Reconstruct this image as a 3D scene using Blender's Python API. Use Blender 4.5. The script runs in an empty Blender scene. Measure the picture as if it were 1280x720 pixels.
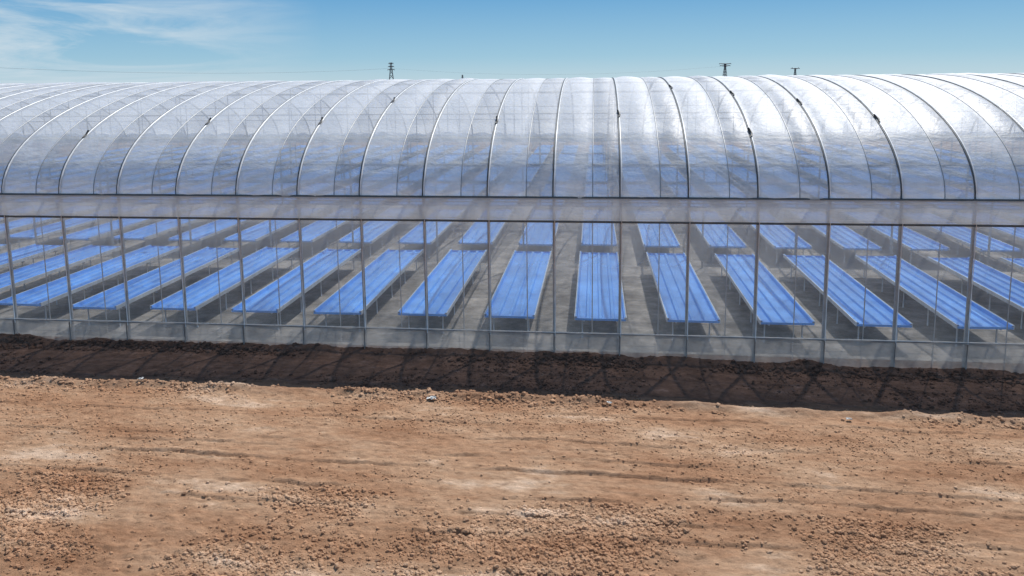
import bpy, math, numpy as np, random
from mathutils import Vector, Matrix
random.seed(4); rng=np.random.default_rng(7)
S=bpy.context.scene
S.view_settings.view_transform='Standard'; S.view_settings.look='None'; S.view_settings.exposure=0
H=6.1; BAY=1.45; X0=0.57; EAVE=3.54; LOW=3.04; RIDGE=6.11; SPAN=16.0; NSP=3; HW=SPAN/2
SUN_EL=math.radians(55); SUN_AZ=math.radians(28)

# ---------------- helpers
def link(o,parent=None):
    S.collection.objects.link(o)
    if parent: o.parent=parent
    return o
class MB:
    def __init__(s): s.v=[];s.f=[];s.m=[];s.sm=[]
    def box(s,c,d,m=0):
        x,y,z=c;a,b,h=d[0]/2,d[1]/2,d[2]/2;n=len(s.v)
        for k in (-h,h):
            for p in ((-a,-b),(a,-b),(a,b),(-a,b)): s.v.append((x+p[0],y+p[1],z+k))
        for q in ((3,2,1,0),(4,5,6,7),(0,1,5,4),(1,2,6,5),(2,3,7,6),(3,0,4,7)):
            s.f.append([n+i for i in q]);s.m.append(m);s.sm.append(False)
    def tube(s,pts,r,m=0,seg=6):
        pts=[Vector(p) for p in pts];n=len(s.v);N=len(pts)
        for i,p in enumerate(pts):
            t=(pts[min(i+1,N-1)]-pts[max(i-1,0)]).normalized()
            ref=Vector((1,0,0)) if abs(t.x)<.8 else Vector((0,0,1))
            a=t.cross(ref).normalized();b=t.cross(a)
            for k in range(seg):
                w=2*math.pi*k/seg; s.v.append(tuple(p+a*math.cos(w)*r+b*math.sin(w)*r))
        for i in range(N-1):
            for k in range(seg):
                k2=(k+1)%seg
                s.f.append([n+i*seg+k,n+i*seg+k2,n+(i+1)*seg+k2,n+(i+1)*seg+k]);s.m.append(m);s.sm.append(True)
        s.f.append([n+k for k in range(seg)]);s.m.append(m);s.sm.append(False)
        s.f.append([n+(N-1)*seg+k for k in range(seg)][::-1]);s.m.append(m);s.sm.append(False)
    def mesh(s,name,mats):
        me=bpy.data.meshes.new(name);me.from_pydata(s.v,[],s.f)
        for m in mats: me.materials.append(m)
        me.polygons.foreach_set('material_index',s.m);me.polygons.foreach_set('use_smooth',s.sm)
        me.update();return me
    def obj(s,name,mats,parent=None): return link(bpy.data.objects.new(name,s.mesh(name,mats)),parent)
def npmesh(name,v,faces,k,mats,smooth=True,mi=None):
    me=bpy.data.meshes.new(name);nf=len(faces)
    me.vertices.add(len(v));me.vertices.foreach_set('co',v.astype(np.float32).ravel())
    me.loops.add(nf*k);me.loops.foreach_set('vertex_index',faces.astype(np.int32).ravel())
    me.polygons.add(nf);me.polygons.foreach_set('loop_start',np.arange(nf,dtype=np.int32)*k)
    me.polygons.foreach_set('loop_total',np.full(nf,k,dtype=np.int32))
    for m in mats: me.materials.append(m)
    if mi is not None: me.polygons.foreach_set('material_index',mi.astype(np.int32))
    me.polygons.foreach_set('use_smooth',np.full(nf,smooth))
    me.update(calc_edges=True);me.validate();return me
def grid_faces(nx,ny):
    i=np.arange(nx-1);j=np.arange(ny-1);I,J=np.meshgrid(i,j)
    a=(J*nx+I).ravel();return np.stack([a,a+1,a+nx+1,a+nx],1)
def vnoise(x,y,seed):
    r=np.random.default_rng(seed);T=r.random((256,256))
    xi=np.floor(x).astype(int);yi=np.floor(y).astype(int);fx=x-xi;fy=y-yi
    fx=fx*fx*(3-2*fx);fy=fy*fy*(3-2*fy);g=lambda a,b:T[a%256,b%256]
    return (g(xi,yi)*(1-fx)+g(xi+1,yi)*fx)*(1-fy)+(g(xi,yi+1)*(1-fx)+g(xi+1,yi+1)*fx)*fy
def fbm(x,y,seed,o=4):
    t=0;a=.5
    for k in range(o):
        t=t+a*(vnoise(x*2**k,y*2**k,seed+k)-.5);a*=.5
    return t
def sm(e0,e1,x):
    t=np.clip((x-e0)/(e1-e0),0,1);return t*t*(3-2*t)

# ---------------- materials
def newmat(n):
    m=bpy.data.materials.new(n);m.use_nodes=True;nt=m.node_tree;nt.nodes.clear()
    o=nt.nodes.new('ShaderNodeOutputMaterial');return m,nt,o
def N(nt,t,**k):
    n=nt.nodes.new(t)
    for a,b in k.items():
        if a in n.inputs.keys(): n.inputs[a].default_value=b
        else: setattr(n,a,b)
    return n
def pos(nt,scale=(1,1,1)):
    g=N(nt,'ShaderNodeNewGeometry');mp=N(nt,'ShaderNodeMapping');mp.inputs['Scale'].default_value=scale
    nt.links.new(g.outputs['Position'],mp.inputs['Vector']);return mp.outputs[0]
def noise(nt,sc,scale=(1,1,1),det=4,rough=.55):
    n=N(nt,'ShaderNodeTexNoise',Scale=sc,Detail=det,Roughness=rough)
    nt.links.new(pos(nt,scale),n.inputs['Vector']);return n.outputs['Fac']
def ramp(nt,fac,stops):
    r=N(nt,'ShaderNodeValToRGB');e=r.color_ramp.elements
    while len(e)<len(stops): e.new(.5)
    for i,(p,c) in enumerate(stops):
        e[i].position=p;e[i].color=(*c,1) if len(c)==3 else c
    nt.links.new(fac,r.inputs[0]);return r.outputs[0]
def simple(name,col,rough=.5,metal=0,var=.15,sc=6,spec=.5):
    m,nt,o=newmat(name);b=N(nt,'ShaderNodeBsdfPrincipled',Roughness=rough,Metallic=metal)
    b.inputs['Specular IOR Level'].default_value=spec
    f=noise(nt,sc);c=ramp(nt,f,[(.3,tuple(x*(1-var) for x in col)),(.7,tuple(min(1,x*(1+var)) for x in col))])
    nt.links.new(c,b.inputs['Base Color']);nt.links.new(b.outputs[0],o.inputs[0]);return m
def film(name,op0,op1,edge,rough,wr,tint=(.86,.9,.93),gl=.5,sx=(2.5,.6,.6),zg=None,tl=.5):
    m,nt,o=newmat(name);L=nt.links.new
    n1=noise(nt,1.0,sx,5,.6)
    mr=N(nt,'ShaderNodeMapRange');mr.inputs['From Min'].default_value=.3;mr.inputs['From Max'].default_value=.7
    mr.inputs['To Min'].default_value=op0;mr.inputs['To Max'].default_value=op1;L(n1,mr.inputs['Value'])
    lw=N(nt,'ShaderNodeLayerWeight',Blend=.35)
    ma=N(nt,'ShaderNodeMath',operation='MULTIPLY_ADD');L(lw.outputs['Facing'],ma.inputs[0]);ma.inputs[1].default_value=edge;L(mr.outputs[0],ma.inputs[2])
    ma.use_clamp=True;fac=ma.outputs[0]
    if zg:
        g0=N(nt,'ShaderNodeNewGeometry');s0=N(nt,'ShaderNodeSeparateXYZ');L(g0.outputs['Position'],s0.inputs[0])
        zr=N(nt,'ShaderNodeMapRange');zr.inputs['From Min'].default_value=zg[0];zr.inputs['From Max'].default_value=zg[1];zr.inputs['To Min'].default_value=zg[3] if len(zg)>3 else 0;zr.inputs['To Max'].default_value=zg[2];L(s0.outputs[2],zr.inputs['Value'])
        a2=N(nt,'ShaderNodeMath',operation='ADD');L(fac,a2.inputs[0]);L(zr.outputs[0],a2.inputs[1]);a2.use_clamp=True;fac=a2.outputs[0]
    nb=noise(nt,3.0,(1.2,1.2,3.5),4,.6);bp=N(nt,'ShaderNodeBump',Strength=wr,Distance=.03);L(nb,bp.inputs['Height'])
    d=N(nt,'ShaderNodeBsdfDiffuse');d.inputs[0].default_value=(*tint,1)
    t=N(nt,'ShaderNodeBsdfTranslucent');t.inputs[0].default_value=(*tint,1)
    tr=N(nt,'ShaderNodeBsdfTransparent');tr.inputs[0].default_value=(.97,.975,.98,1)
    g=N(nt,'ShaderNodeBsdfGlossy',Roughness=rough);g.inputs[0].default_value=(.93,.93,.94,1)
    for q in (d,t,g): L(bp.outputs[0],q.inputs['Normal'])
    m1=N(nt,'ShaderNodeMixShader');m1.inputs[0].default_value=tl;L(d.outputs[0],m1.inputs[1]);L(t.outputs[0],m1.inputs[2])
    m2=N(nt,'ShaderNodeMixShader');L(fac,m2.inputs[0]);L(tr.outputs[0],m2.inputs[1]);L(m1.outputs[0],m2.inputs[2])
    fr=N(nt,'ShaderNodeFresnel',IOR=1.4);fm=N(nt,'ShaderNodeMath',operation='MULTIPLY');L(fr.outputs[0],fm.inputs[0]);fm.inputs[1].default_value=gl;fm.use_clamp=True
    m3=N(nt,'ShaderNodeMixShader');L(fm.outputs[0],m3.inputs[0]);L(m2.outputs[0],m3.inputs[1]);L(g.outputs[0],m3.inputs[2])
    L(m3.outputs[0],o.inputs[0]);return m
M_roofA=film('roof_film_double',.54,.80,.12,.45,.7,tint=(.93,.93,.91),gl=.34,sx=(2.5,1.1,1.1),zg=(3.5,5.2,0,.22))
M_roofB=film('roof_film_single',.42,.70,.12,.42,.7,tint=(.80,.80,.785),gl=.36,sx=(1.6,1.1,1.1),zg=(3.5,5.2,0,.26))
M_wall=film('wall_film',.07,.17,.08,.2,.3,tint=(.88,.87,.83),gl=.4,sx=(1.2,1.2,.5),zg=(1.4,3.0,.36))
M_band=film('vent_film',.72,.90,.1,.3,.5,tint=(.90,.88,.83),gl=.4)
M_skirt=film('skirt_film',.30,.60,.1,.3,.7,tint=(.86,.80,.73),gl=.35,sx=(2.5,1,3))
M_galv=simple('galvanised_steel',(.36,.37,.38),.5,.5)
M_post=simple('post_steel',(.36,.36,.355),.5,.3)
M_dark=simple('weathered_rail',(.10,.105,.11),.5,.4)
M_white=simple('film_clamp_strip',(.84,.84,.84),.35)
M_clip=simple('black_clip',(.02,.02,.02),.5)
M_blue=simple('blue_plastic',(.14,.40,.92),.30,0,.14,2.5,.6)
M_rim=simple('tray_edge_aluminium',(.66,.70,.74),.4,.2)
M_tower=simple('tower_steel',(.12,.13,.15),.6,.2)
M_scrap=simple('white_plastic',(.68,.67,.64),.5)

# soil
def soil(name,gain=1):
    m,nt,o=newmat(name);L=nt.links.new
    b=N(nt,'ShaderNodeBsdfPrincipled',Roughness=.95);b.inputs['Specular IOR Level'].default_value=.15
    big=noise(nt,.8,(.45,1.3,1),8,.66);fine=noise(nt,7,(.6,1.4,1),9,.78)
    G=lambda c:tuple(q*gain for q in c)
    c1=ramp(nt,big,[(.32,G((.30,.155,.086))),(.46,G((.39,.225,.135))),(.57,G((.45,.285,.182))),(.66,G((.61,.44,.32)))])
    c2=ramp(nt,fine,[(.32,(.42,.395,.38)),(.46,(.88,.87,.86)),(.56,(1.03,1.03,1.03)),(.66,(1.32,1.31,1.29))])
    mx=N(nt,'ShaderNodeMix',data_type='RGBA',blend_type='MULTIPLY');mx.inputs[0].default_value=1
    L(c1,mx.inputs[6]);L(c2,mx.inputs[7])
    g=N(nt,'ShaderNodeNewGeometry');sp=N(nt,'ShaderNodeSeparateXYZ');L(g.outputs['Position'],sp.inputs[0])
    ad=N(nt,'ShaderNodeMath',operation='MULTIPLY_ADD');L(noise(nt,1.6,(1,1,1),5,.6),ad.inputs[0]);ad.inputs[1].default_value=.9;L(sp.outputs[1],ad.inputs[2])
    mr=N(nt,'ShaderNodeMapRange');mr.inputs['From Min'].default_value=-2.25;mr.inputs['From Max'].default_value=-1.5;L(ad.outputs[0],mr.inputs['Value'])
    fr=noise(nt,5,(.6,1,1),6,.7);cm=ramp(nt,fr,[(.3,(.10,.054,.038)),(.6,(.20,.115,.082)),(.75,(.31,.195,.15))])  # strip by the wall: damp dug soil, with greenhouse shade deepened in the colour
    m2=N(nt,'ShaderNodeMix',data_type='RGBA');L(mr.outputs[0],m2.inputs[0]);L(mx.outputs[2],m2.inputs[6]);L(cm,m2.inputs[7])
    L(m2.outputs[2],b.inputs['Base Color'])
    nb=noise(nt,14,(.8,1,1),10,.8);bp=N(nt,'ShaderNodeBump',Strength=1,Distance=.04);L(nb,bp.inputs['Height']);L(bp.outputs[0],b.inputs['Normal'])
    L(b.outputs[0],o.inputs[0]);return m
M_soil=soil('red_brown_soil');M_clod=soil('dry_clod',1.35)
m,nt,o=newmat('grey_earth_floor');b=N(nt,'ShaderNodeBsdfPrincipled',Roughness=.9)
c=ramp(nt,noise(nt,1.6,(1,1,1),9,.72),[(.32,(.15,.137,.125)),(.52,(.30,.28,.255)),(.68,(.48,.44,.40))]);nt.links.new(c,b.inputs[0]);nt.links.new(b.outputs[0],o.inputs[0]);M_floor=m

# ---------------- ground (one sheet, dense near)
def axis(a,b,step,far):
    l=list(np.arange(a,b+1e-6,step));d=step;x=l[-1]
    up=[]
    while x<far: d*=1.25;x+=d;up.append(x)
    x=l[0];d=step;lo=[]
    while x>-far: d*=1.25;x-=d;lo.append(x)
    return np.array(lo[::-1]+l+up)
gx=axis(-15,11,.026,2500);gy=axis(-9.6,.3,.024,2500)
Xg,Yg=np.meshgrid(gx,gy)
GRO=((-4.75,.020,.040,40,-30,3,-.004),(-5.2,.024,.052,41,-13,30,-.008),(-6.0,.024,.048,48,-30,1.5,-.02),(-4.15,.020,.030,42,-3,14,0),(-5.75,.024,.045,44,-1.5,24,.0),(-6.9,.026,.034,45,-30,30,.02),(-3.55,.02,.026,46,-14,-1,0),(-7.7,.026,.03,49,-30,3,.01),(-3.1,.02,.026,50,-2,12,0),(-6.45,.02,.03,51,-8,9,-.01),(-4.45,.018,.026,52,-14,2,0))
def gh(X,Y):
    near=sm(-15,-10,Y)*(1-sm(-.05,.15,Y))*sm(-22,-16,X)*(1-sm(11.5,16,X))
    z=.06*fbm(X*.22,Y*.5,1,3)-.14*sm(-4,11,X)
    z+=.042*fbm(X*.9,Y*2.2,11,4)
    z+=.045*np.maximum(0,fbm(X*5,Y*6.5,21,4))*(.9+1.2*sm(-5.8,-8,Y))
    z+=.028*fbm(X*11,Y*15,25,3)
    wob=.14*fbm(X*.3,X*0+3.3,31,4)*2
    for yc,w,dp,sd,x0,x1,t in GRO:
        l=yc+wob+t*X+.14*fbm(X*1.6,X*0+.5,sd,6)+.12*fbm(X*.5,X*0+.7,sd+3,3)
        br=sm(-.10,.16,fbm(X*.9,X*0+.2,sd+9,4)+.02)
        d=(Y-l)
        env=sm(x0,x0+2,X)*(1-sm(x1-2,x1,X))*(.1+.8*br)
        z-=dp*np.exp(-(d/w)**2)*env
        z+=dp*.6*np.exp(-((d-.07)/.05)**2)*env
    e=-2.5+.2*fbm(X*.5,X*0+9,61,4)
    z+=.08*np.exp(-((Y-e)/.14)**2)*(.4+1.4*vnoise(X*2.1,X*0+1,62))*.8
    st=sm(-2.5,-2.1,Y)*(1-sm(-.2,0,Y))
    z+=st*(.07*fbm(X*1.2,Y*2.6,71,4)-.04)
    z+=.12*np.exp(-((Y+.16)/.25)**2)*(.1+1.2*vnoise(X*1.1,X*0,72)+.8*fbm(X*6,Y*6,73,3))
    return z*near
Z=gh(Xg,Yg)
v=np.stack([Xg.ravel(),Yg.ravel(),Z.ravel()],1)
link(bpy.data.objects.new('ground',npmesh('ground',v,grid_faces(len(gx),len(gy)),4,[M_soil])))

# ---------------- clods (one object)
def ico():
    p=(1+5**.5)/2
    V=np.array([(-1,p,0),(1,p,0),(-1,-p,0),(1,-p,0),(0,-1,p),(0,1,p),(0,-1,-p),(0,1,-p),(p,0,-1),(p,0,1),(-p,0,-1),(-p,0,1)],float)
    V/=np.linalg.norm(V[0])
    F=np.array([(0,11,5),(0,5,1),(0,1,7),(0,7,10),(0,10,11),(1,5,9),(5,11,4),(11,10,2),(10,7,6),(7,1,8),(3,9,4),(3,4,2),(3,2,6),(3,6,8),(3,8,9),(4,9,5),(2,4,11),(6,2,10),(8,6,7),(9,8,1)])
    return V,F
V0,F0=ico()
def clods(n,ylo,yhi,smin,smax,pw,base,gain=3):
    x=rng.uniform(-14.5,10.5,n*4);y=rng.uniform(ylo,yhi,n*4)
    dns=fbm(x*.5,y*1.1,91,5)
    k=rng.random(n*4)<np.clip(base+dns*gain,0.02,1)
    x=x[k][:n];y=y[k][:n];s=smin+(smax-smin)*rng.random(len(x))**pw
    return x,y,s
A=[clods(44000,-9.5,-2.6,.006,.030,5,.35,2),
   clods(36000,-9.5,-6.0,.008,.044,3,.25,3),
   clods(1800,-2.85,-2.3,.012,.055,3,.5),
   clods(5000,-2.3,-.5,.01,.05,5,.3),
   clods(2500,-.6,-.14,.015,.07,3,.5)]
x=np.concatenate([a[0] for a in A]);y=np.concatenate([a[1] for a in A]);s=np.concatenate([a[2] for a in A])
n=len(x);z=gh(x,y)+s*.2
sc=rng.uniform(.65,1.25,(n,1,3))*s[:,None,None]
jit=rng.uniform(.78,1.2,(n,12,1))
ang=rng.uniform(0,6.28,n);ca,sa=np.cos(ang),np.sin(ang)
P=V0[None]*jit*sc;P[:,:,2]*=.7
Q=P.copy();Q[:,:,0]=P[:,:,0]*ca[:,None]-P[:,:,1]*sa[:,None];Q[:,:,1]=P[:,:,0]*sa[:,None]+P[:,:,1]*ca[:,None]
Q+=np.stack([x,y,z],1)[:,None,:]
F=(F0[None]+(np.arange(n)*12)[:,None,None]).reshape(-1,3)
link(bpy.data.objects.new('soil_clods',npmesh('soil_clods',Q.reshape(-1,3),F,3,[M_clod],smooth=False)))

# scraps of white plastic
for (sx,sy,ss) in ((-3.1,-2.75,.10),(-9.2,-2.5,.07),(4.6,-2.8,.06),(.3,-2.6,.06)):
    mb=MB();nn=7
    for j in range(nn):
        for i in range(nn):
            mb.v.append(((i/(nn-1)-.5)*ss*1.6+random.uniform(-.2,.2)*ss,(j/(nn-1)-.5)*ss+random.uniform(-.15,.15)*ss,random.uniform(0,.45)*ss))
    for j in range(nn-1):
        for i in range(nn-1):
            a=j*nn+i;mb.f.append([a,a+1,a+nn+1,a+nn]);mb.m.append(0);mb.sm.append(False)
    ob=mb.obj('plastic_scrap',[M_scrap]);ob.location=(sx,sy,float(gh(np.array([sx]),np.array([sy]))[0])+.03)

# ---------------- greenhouse
GH=bpy.data.objects.new('greenhouse',None);link(GH)
IL,IR=-30,22
XL=X0+IL*BAY;XR=X0+IR*BAY
def prof(t):
    th=math.pi*t;c=math.cos(th);s_=math.sin(th)
    return HW*(1-c),EAVE+(RIDGE-EAVE)*s_
MID=.58
cols=[];mis=[]
for i in range(IL,IR):
    a=X0+i*BAY
    for st,(u0,u1) in enumerate(((0,MID),(MID,1))):
        for k in range(6):
            cols.append((a+BAY*(u0+(u1-u0)*k/6),k/6));mis.append(st)
cols.append((XR,0))
NT=81
for sp in range(NSP):
    cx=np.array([c[0] for c in cols]);bul=np.sin(np.pi*np.array([c[1] for c in cols]))
    T=np.linspace(0,1,NT);pr=np.array([prof(t) for t in T])
    d=np.gradient(pr,axis=0);nrm=np.stack([-d[:,1],d[:,0]],1);nrm/=np.linalg.norm(nrm,axis=1)[:,None]
    Xr,Tr=np.meshgrid(cx,T)
    cre=.18*fbm(Xr*1.7+Tr*9,Tr*130,131+sp,3)*np.exp(-(Tr/.10)**2)
    bayr=np.random.default_rng(55+sp).random(4000)
    bi=(np.floor((Xr-X0)/BAY*2+1e-6)+200).astype(int)
    amp=(.018+.035*bayr[bi])*bul[None]+.035*bul[None]*fbm(Xr*1.3,Tr*18,101+sp,3)*2+.012+cre*bul[None]
    Yr=pr[:,0][:,None]+nrm[:,0][:,None]*amp+sp*SPAN
    Zr=pr[:,1][:,None]+nrm[:,1][:,None]*amp
    v=np.stack([Xr.ravel(),Yr.ravel(),Zr.ravel()],1)
    mi=np.tile(np.array(mis),NT-1)
    link(bpy.data.objects.new('roof_film_%d'%sp,npmesh('roof_film',v,grid_faces(len(cx),NT),4,[M_roofA,M_roofB],True,mi)),GH)
ar=MB();cl=MB()
TT=[k/48 for k in range(49)]
for sp in range(NSP):
    for i in range(IL,IR+1):
        x=X0+i*BAY
        off=lambda o_,xx:[(xx,sp*SPAN+prof(t)[0]+(-o_*math.cos(math.pi*t)),prof(t)[1]+o_*math.sin(math.pi*t)) for t in TT]
        ar.tube(off(-.012,x),.028,0,6)
        if sp<1:
            ar.tube(off(.030,x+.008),.017,1,5)
            ar.tube(off(.026,x-.024),.014,2,5)
        if i<IR and sp<2:
            ar.tube(off(.02,x+MID*BAY),.011,0,5)
    for t in (.09,.16,.24,.34,.42,.5,.6,.7,.8,.88):
        yy,zz=prof(t); ar.tube([(XL,sp*SPAN+yy+.0,zz-.02),(XR,sp*SPAN+yy,zz-.02)],.018 if t!=.16 else .028,0,6)
    for i in range(IL,IR+1,2):
        x=X0+i*BAY
        ar.tube([(x,sp*SPAN+.05,EAVE),(x,(sp+1)*SPAN-.05,EAVE)],.022,0,5)
        for f_ in (.2,.35,.5,.65,.8):
            yy=SPAN*f_;zz=EAVE+(RIDGE-EAVE)*math.sqrt(max(0,1-((yy-HW)/HW)**2))-.08
            ar.tube([(x,sp*SPAN+yy,EAVE),(x,sp*SPAN+yy,zz)],.014,0,5)
    for i in range(IL,IR+1,2):
        ar.box((X0+i*BAY,(sp+1)*SPAN,EAVE/2),(.06,.06,EAVE-.1),0)
        ar.box((X0+i*BAY,sp*SPAN+HW+.1,EAVE/2),(.05,.05,EAVE-.05),0)
    ar.box(((XL+XR)/2,(sp+1)*SPAN,EAVE-.03),(XR-XL,.22,.09),0)
ar.obj('arch_frame',[M_galv,M_white,M_dark],GH)
for i,t in ((-9,.16),(-7,.2),(-5,.2),(-2,.2),(0,.22),(1,.34),(2,.3),(4,.2),(-12,.25),(3,.26),(-4,.28),(2,.16)):
    x=X0+i*BAY;y,z=prof(t)
    y-=.05*math.cos(math.pi*t);z+=.05*math.sin(math.pi*t)
    y2,z2=prof(t+.008);y3,z3=prof(t+.02)
    cl.tube([(x,y,z),(x+.02,y2-.05,z2+.03),(x-.02,y3-.04,z3+.05)],.022,0,5)
cl.obj('film_clips',[M_clip],GH)
fw=MB()
for i in range(IL,IR+1):
    x=X0+i*BAY
    fw.tube([(x,0,-.3),(x,0,EAVE)],.036,0,6)
    fw.tube([(x+.02,-.075,.42),(x+.02,-.075,LOW)],.008,1,5)
    fw.tube([(x,-.105,-.3),(x,-.105,.48)],.012,0,6)
    if i<IR:
        fw.tube([(x+MID*BAY,.06,-.1),(x+MID*BAY,.06,LOW)],.012,0,5)
fw.obj('wall_posts',[M_post,M_white],GH)
fr=MB()
fr.tube([(XL,-.05,EAVE),(XR,-.05,EAVE)],.036,0,8)
fr.tube([(XL,-.05,LOW-.02),(XR,-.05,LOW-.02)],.026,0,8)
fr.tube([(XL,-.045,LOW+.05),(XR,-.045,LOW+.05)],.012,1,6)
fr.tube([(XL,-.06,.50),(XR,-.06,.50)],.024,1,6)
fr.tube([(XL,-.05,EAVE-.09),(XR,-.05,EAVE-.09)],.012,1,6)
fr.obj('wall_rails',[M_dark,M_galv],GH)
def wallsheet(name,z0,z1,yb,mat,amp=.012,nz=8,bel=0):
    xs=np.linspace(XL,XR,int((XR-XL)/.12));zs=np.linspace(z0,z1,nz)
    Xw,Zw=np.meshgrid(xs,zs)
    ph=((Xw-X0)/BAY)%1
    Yw=yb-.03*bel*np.sin(np.pi*ph)+amp*fbm(Xw*2.5,Zw*3,201,3)*2
    v=np.stack([Xw.ravel(),Yw.ravel(),Zw.ravel()],1)
    link(bpy.data.objects.new(name,npmesh(name,v,grid_faces(len(xs),nz),4,[mat])),GH)
wallsheet('wall_film',.48,LOW,-.035,M_wall,nz=10)
wallsheet('vent_film',LOW+.01,EAVE+.0,-.095,M_band,amp=.02)
wallsheet('skirt_film',-.35,.53,-.07,M_skirt,amp=.04,bel=.6,nz=12)
wallsheet('rear_wall_film',0,EAVE,NSP*SPAN+.05,M_wall)
for xe in (XL-.02,XR+.02):
    mb=MB()
    for sp in range(NSP):
        n0=len(mb.v);pts=[(xe,sp*SPAN,0)]+[(xe,sp*SPAN+prof(t)[0],prof(t)[1]) for t in TT]+[(xe,(sp+1)*SPAN,0)]
        mb.v+=pts;mb.f.append(list(range(n0,n0+len(pts))));mb.m.append(0);mb.sm.append(False)
    mb.obj('end_wall_film',[M_wall],GH)
fl=MB();fl.v=[(XL,.16,.006),(XR,.16,.006),(XR,NSP*SPAN,.006),(XL,NSP*SPAN,.006)];fl.f=[[0,1,2,3]];fl.m=[0];fl.sm=[False]
fl.obj('earth_floor',[M_floor],GH)

# ---------------- growing benches
def bench_mesh(L):
    b=MB();W=1.16
    pr=[(-W/2,.08),(-W/2+.03,.08),(-W/2+.05,0)]
    for c in (-.29,0,.29):
        pr+=[(c-.055,0),(c-.03,.045),(c+.03,.045),(c+.055,0)]
    pr+=[(W/2-.05,0),(W/2-.03,.08),(W/2,.08)]
    n=len(pr);ny=2
    for j in range(ny):
        for (x,z) in pr: b.v.append((x,-L/2+L*j,z))
    for k in range(n-1):
        b.f.append([k,k+1,n+k+1,n+k]);b.m.append(0);b.sm.append(False)
    for y in (-L/2-.004,L/2+.004): b.box((0,y,.02),(W,.012,.05),0)
    for s in (-1,1):
        b.box((s*(W/2+.012),0,.035),(.018,L,.095),1)
        b.tube([(s*.38,-L/2+.1,-.05),(s*.38,L/2-.1,-.05)],.022,1,6)
    k=5
    for j in range(k):
        y=-L/2+.35+(L-.7)*j/(k-1)
        b.tube([(-.5,y,-.085),(.5,y,-.085)],.018,1,5)
        for s in (-1,1): b.tube([(s*.42,y,-.56),(s*.42,y,-.085)],.018,1,5)
    return b.mesh('growing_bench',[M_blue,M_rim,M_galv])
BM=bench_mesh(6.75)
for r in range(6):
    for j in range(-19,13):
        x=.14+2.09*j+(.015*j if j>0 else 0)
        if x<XL+1 or x>XR-1: continue
        ob=link(bpy.data.objects.new('growing_bench',BM))
        ob.location=(x+random.uniform(-.03,.03),.72+6.75/2+r*8.05-(.12 if r else 0)+random.uniform(-.05,.05),.57+random.uniform(-.008,.008))
        ob.rotation_euler=(random.uniform(-.002,.002),random.uniform(-.012,.012),random.uniform(-.004,.004))

# ---------------- distant pylons
def tower(name,x,y,h,kind):
    b=MB();w0=h*.11;w1=h*.03
    lv=[0,.2,.38,.54,.68,.8,.9,1.0]
    ww=lambda t:w0+(w1-w0)*min(1,t/.8)
    for sx in (-1,1):
        for sy in (-1,1): b.tube([(sx*ww(t),sy*ww(t),h*t) for t in lv],.22,0,4)
    for a,c in zip(lv,lv[1:]):
        for s in (-1,1):
            b.tube([(-ww(a),s*ww(a),h*a),(ww(c),s*ww(c),h*c)],.12,0,4);b.tube([(ww(a),s*ww(a),h*a),(-ww(c),s*ww(c),h*c)],.12,0,4)
            b.tube([(s*ww(a),-ww(a),h*a),(s*ww(c),ww(c),h*c)],.12,0,4)
    arms={'tall':((.72,.13),(.84,.11),(.96,.09)),'cat':((.9,.26),(.99,.3)),'flat':((.97,.30),)}[kind]
    for t,l in arms:
        for s in (-1,1):
            b.tube([(0,0,h*t),(s*l*h,0,h*(t+.012))],.25,0,4);b.tube([(0,0,h*(t-.035)),(s*l*h,0,h*(t+.012))],.15,0,4)
            b.tube([(s*l*h,0,h*(t+.01)),(s*l*h,0,h*(t-.03))],.15,0,4)
            if kind=='flat': b.tube([(s*l*h*.6,0,h*t),(s*l*h*.75,0,h*1.04)],.2,0,4)
    o_=b.obj(name,[M_tower]);o_.location=(x,y,0);return o_
yaw=math.atan(105/950*math.cos(math.radians(7.7)))
def at(px,D):
    a=-yaw+math.atan((px-640)/950*.99)
    return D*math.tan(a),D
for px,D,h,kd in ((484,620,22,'tall'),(577,1100,14.5,'tall'),(912,620,17.5,'cat'),(1002,640,13.5,'flat')):
    X,Y=at(px,D);tw=tower('transmission_tower',X,Y,h,kd);tw.rotation_euler[2]=.35
w=MB()
def wire(p,q,sag,r):
    p=Vector(p);q=Vector(q);w.tube([tuple(p.lerp(q,k/24)-Vector((0,0,sag*4*(k/24)*(1-k/24)))) for k in range(25)],r,0,4)
X1,Y1=at(484,620);X2,Y2=at(-420,330)
wire((X1,Y1,17),(X2,Y2,27),8,.05)
X3,Y3=at(912,620);wire((X1,Y1,17),(X3,Y3,15.5),6,.03)
w.obj('power_line',[M_tower])

# ---------------- world
W=bpy.data.worlds.new('World');S.world=W;W.use_nodes=True;nt=W.node_tree;nt.nodes.clear();L=nt.links.new
out=nt.nodes.new('ShaderNodeOutputWorld');bg=nt.nodes.new('ShaderNodeBackground');sky=nt.nodes.new('ShaderNodeTexSky')
sky.sky_type='NISHITA';sky.sun_disc=False;sky.sun_elevation=SUN_EL;sky.sun_rotation=SUN_AZ;sky.altitude=800;sky.air_density=1.0;sky.dust_density=.2;sky.ozone_density=2
tc=nt.nodes.new('ShaderNodeTexCoord');sx=nt.nodes.new('ShaderNodeSeparateXYZ');L(tc.outputs['Generated'],sx.inputs[0])
gr=nt.nodes.new('ShaderNodeValToRGB');e=gr.color_ramp.elements
for q in range(3): e.new(.5)
st=.1
for q,(p,c) in enumerate(((0,(.42,.62,.75)),(.03,(.27,.52,.71)),(.115,(.085,.33,.63)),(.35,(.09,.24,.45)),(1,(.08,.17,.33)))):
    e[q].position=p;e[q].color=(*[k_ for k_ in c],1)
L(sx.outputs[2],gr.inputs[0])
sc_=nt.nodes.new('ShaderNodeVectorMath');sc_.operation='SCALE';sc_.inputs['Scale'].default_value=1/st;L(gr.outputs[0],sc_.inputs[0])
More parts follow.
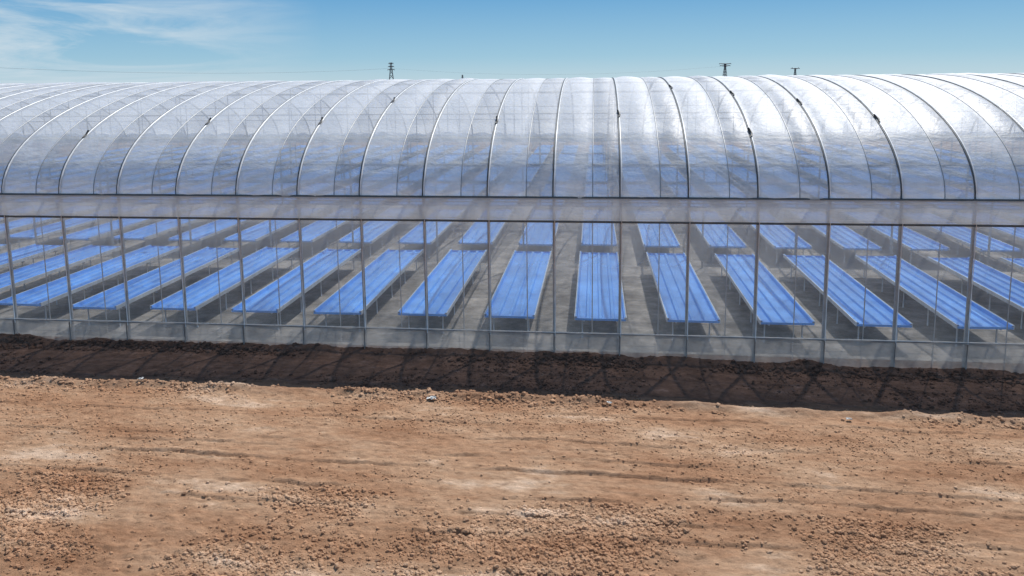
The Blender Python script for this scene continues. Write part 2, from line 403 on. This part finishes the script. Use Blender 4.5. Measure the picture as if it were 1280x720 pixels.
m0=nt.nodes.new('ShaderNodeMix');m0.data_type='RGBA';m0.inputs[0].default_value=.85;L(sky.outputs[0],m0.inputs[6]);L(sc_.outputs[0],m0.inputs[7])
mp=nt.nodes.new('ShaderNodeMapping');mp.inputs['Scale'].default_value=(2.2,2.2,17);mp.inputs['Rotation'].default_value=(0,.10,0);L(tc.outputs['Generated'],mp.inputs[0])
nz=nt.nodes.new('ShaderNodeTexNoise');nz.inputs['Scale'].default_value=1.7;nz.inputs['Detail'].default_value=9;nz.inputs['Roughness'].default_value=.62;nz.inputs['Distortion'].default_value=.9;L(mp.outputs[0],nz.inputs['Vector'])
r1=nt.nodes.new('ShaderNodeMapRange');r1.inputs['From Min'].default_value=.40;r1.inputs['From Max'].default_value=.64;L(nz.outputs['Fac'],r1.inputs[0])
r2=nt.nodes.new('ShaderNodeMapRange');r2.inputs['From Min'].default_value=-.34;r2.inputs['From Max'].default_value=-.56;r2.inputs['To Max'].default_value=.9;L(sx.outputs[0],r2.inputs[0])
mm=nt.nodes.new('ShaderNodeMath');mm.operation='MULTIPLY';L(r1.outputs[0],mm.inputs[0]);L(r2.outputs[0],mm.inputs[1])
mx=nt.nodes.new('ShaderNodeMix');mx.data_type='RGBA';L(mm.outputs[0],mx.inputs[0]);L(m0.outputs[2],mx.inputs[6]);mx.inputs[7].default_value=(6.2,7.2,7.9,1)
L(mx.outputs[2],bg.inputs[0]);bg.inputs[1].default_value=st;L(bg.outputs[0],out.inputs[0])
sl=bpy.data.lights.new('sun','SUN');sl.energy=5.0;sl.angle=math.radians(.5);sl.color=(1,.965,.91)
so=link(bpy.data.objects.new('sun',sl))
dirv=Vector((math.sin(SUN_AZ)*math.cos(SUN_EL),math.cos(SUN_AZ)*math.cos(SUN_EL),math.sin(SUN_EL)))
so.rotation_euler=dirv.to_track_quat('Z','Y').to_euler()

# ---------------- camera
pt=math.radians(7.73)
f=Vector((-math.sin(yaw)*math.cos(pt),math.cos(yaw)*math.cos(pt),-math.sin(pt)))
r=Vector((math.cos(yaw),math.sin(yaw),0));u=r.cross(f)
th=.0105;r2_=r*math.cos(th)-u*math.sin(th);u2=u*math.cos(th)+r*math.sin(th)
M=Matrix((r2_,u2,-f)).transposed().to_4x4();M.translation=Vector((0,-16.43,H))
cd=bpy.data.cameras.new('camera');cam=link(bpy.data.objects.new('camera',cd));cam.matrix_world=M
cd.sensor_width=36;cd.lens=950/1280*36;cd.shift_y=-131/1280;cd.clip_end=6000;cd.clip_start=.1
S.camera=cam
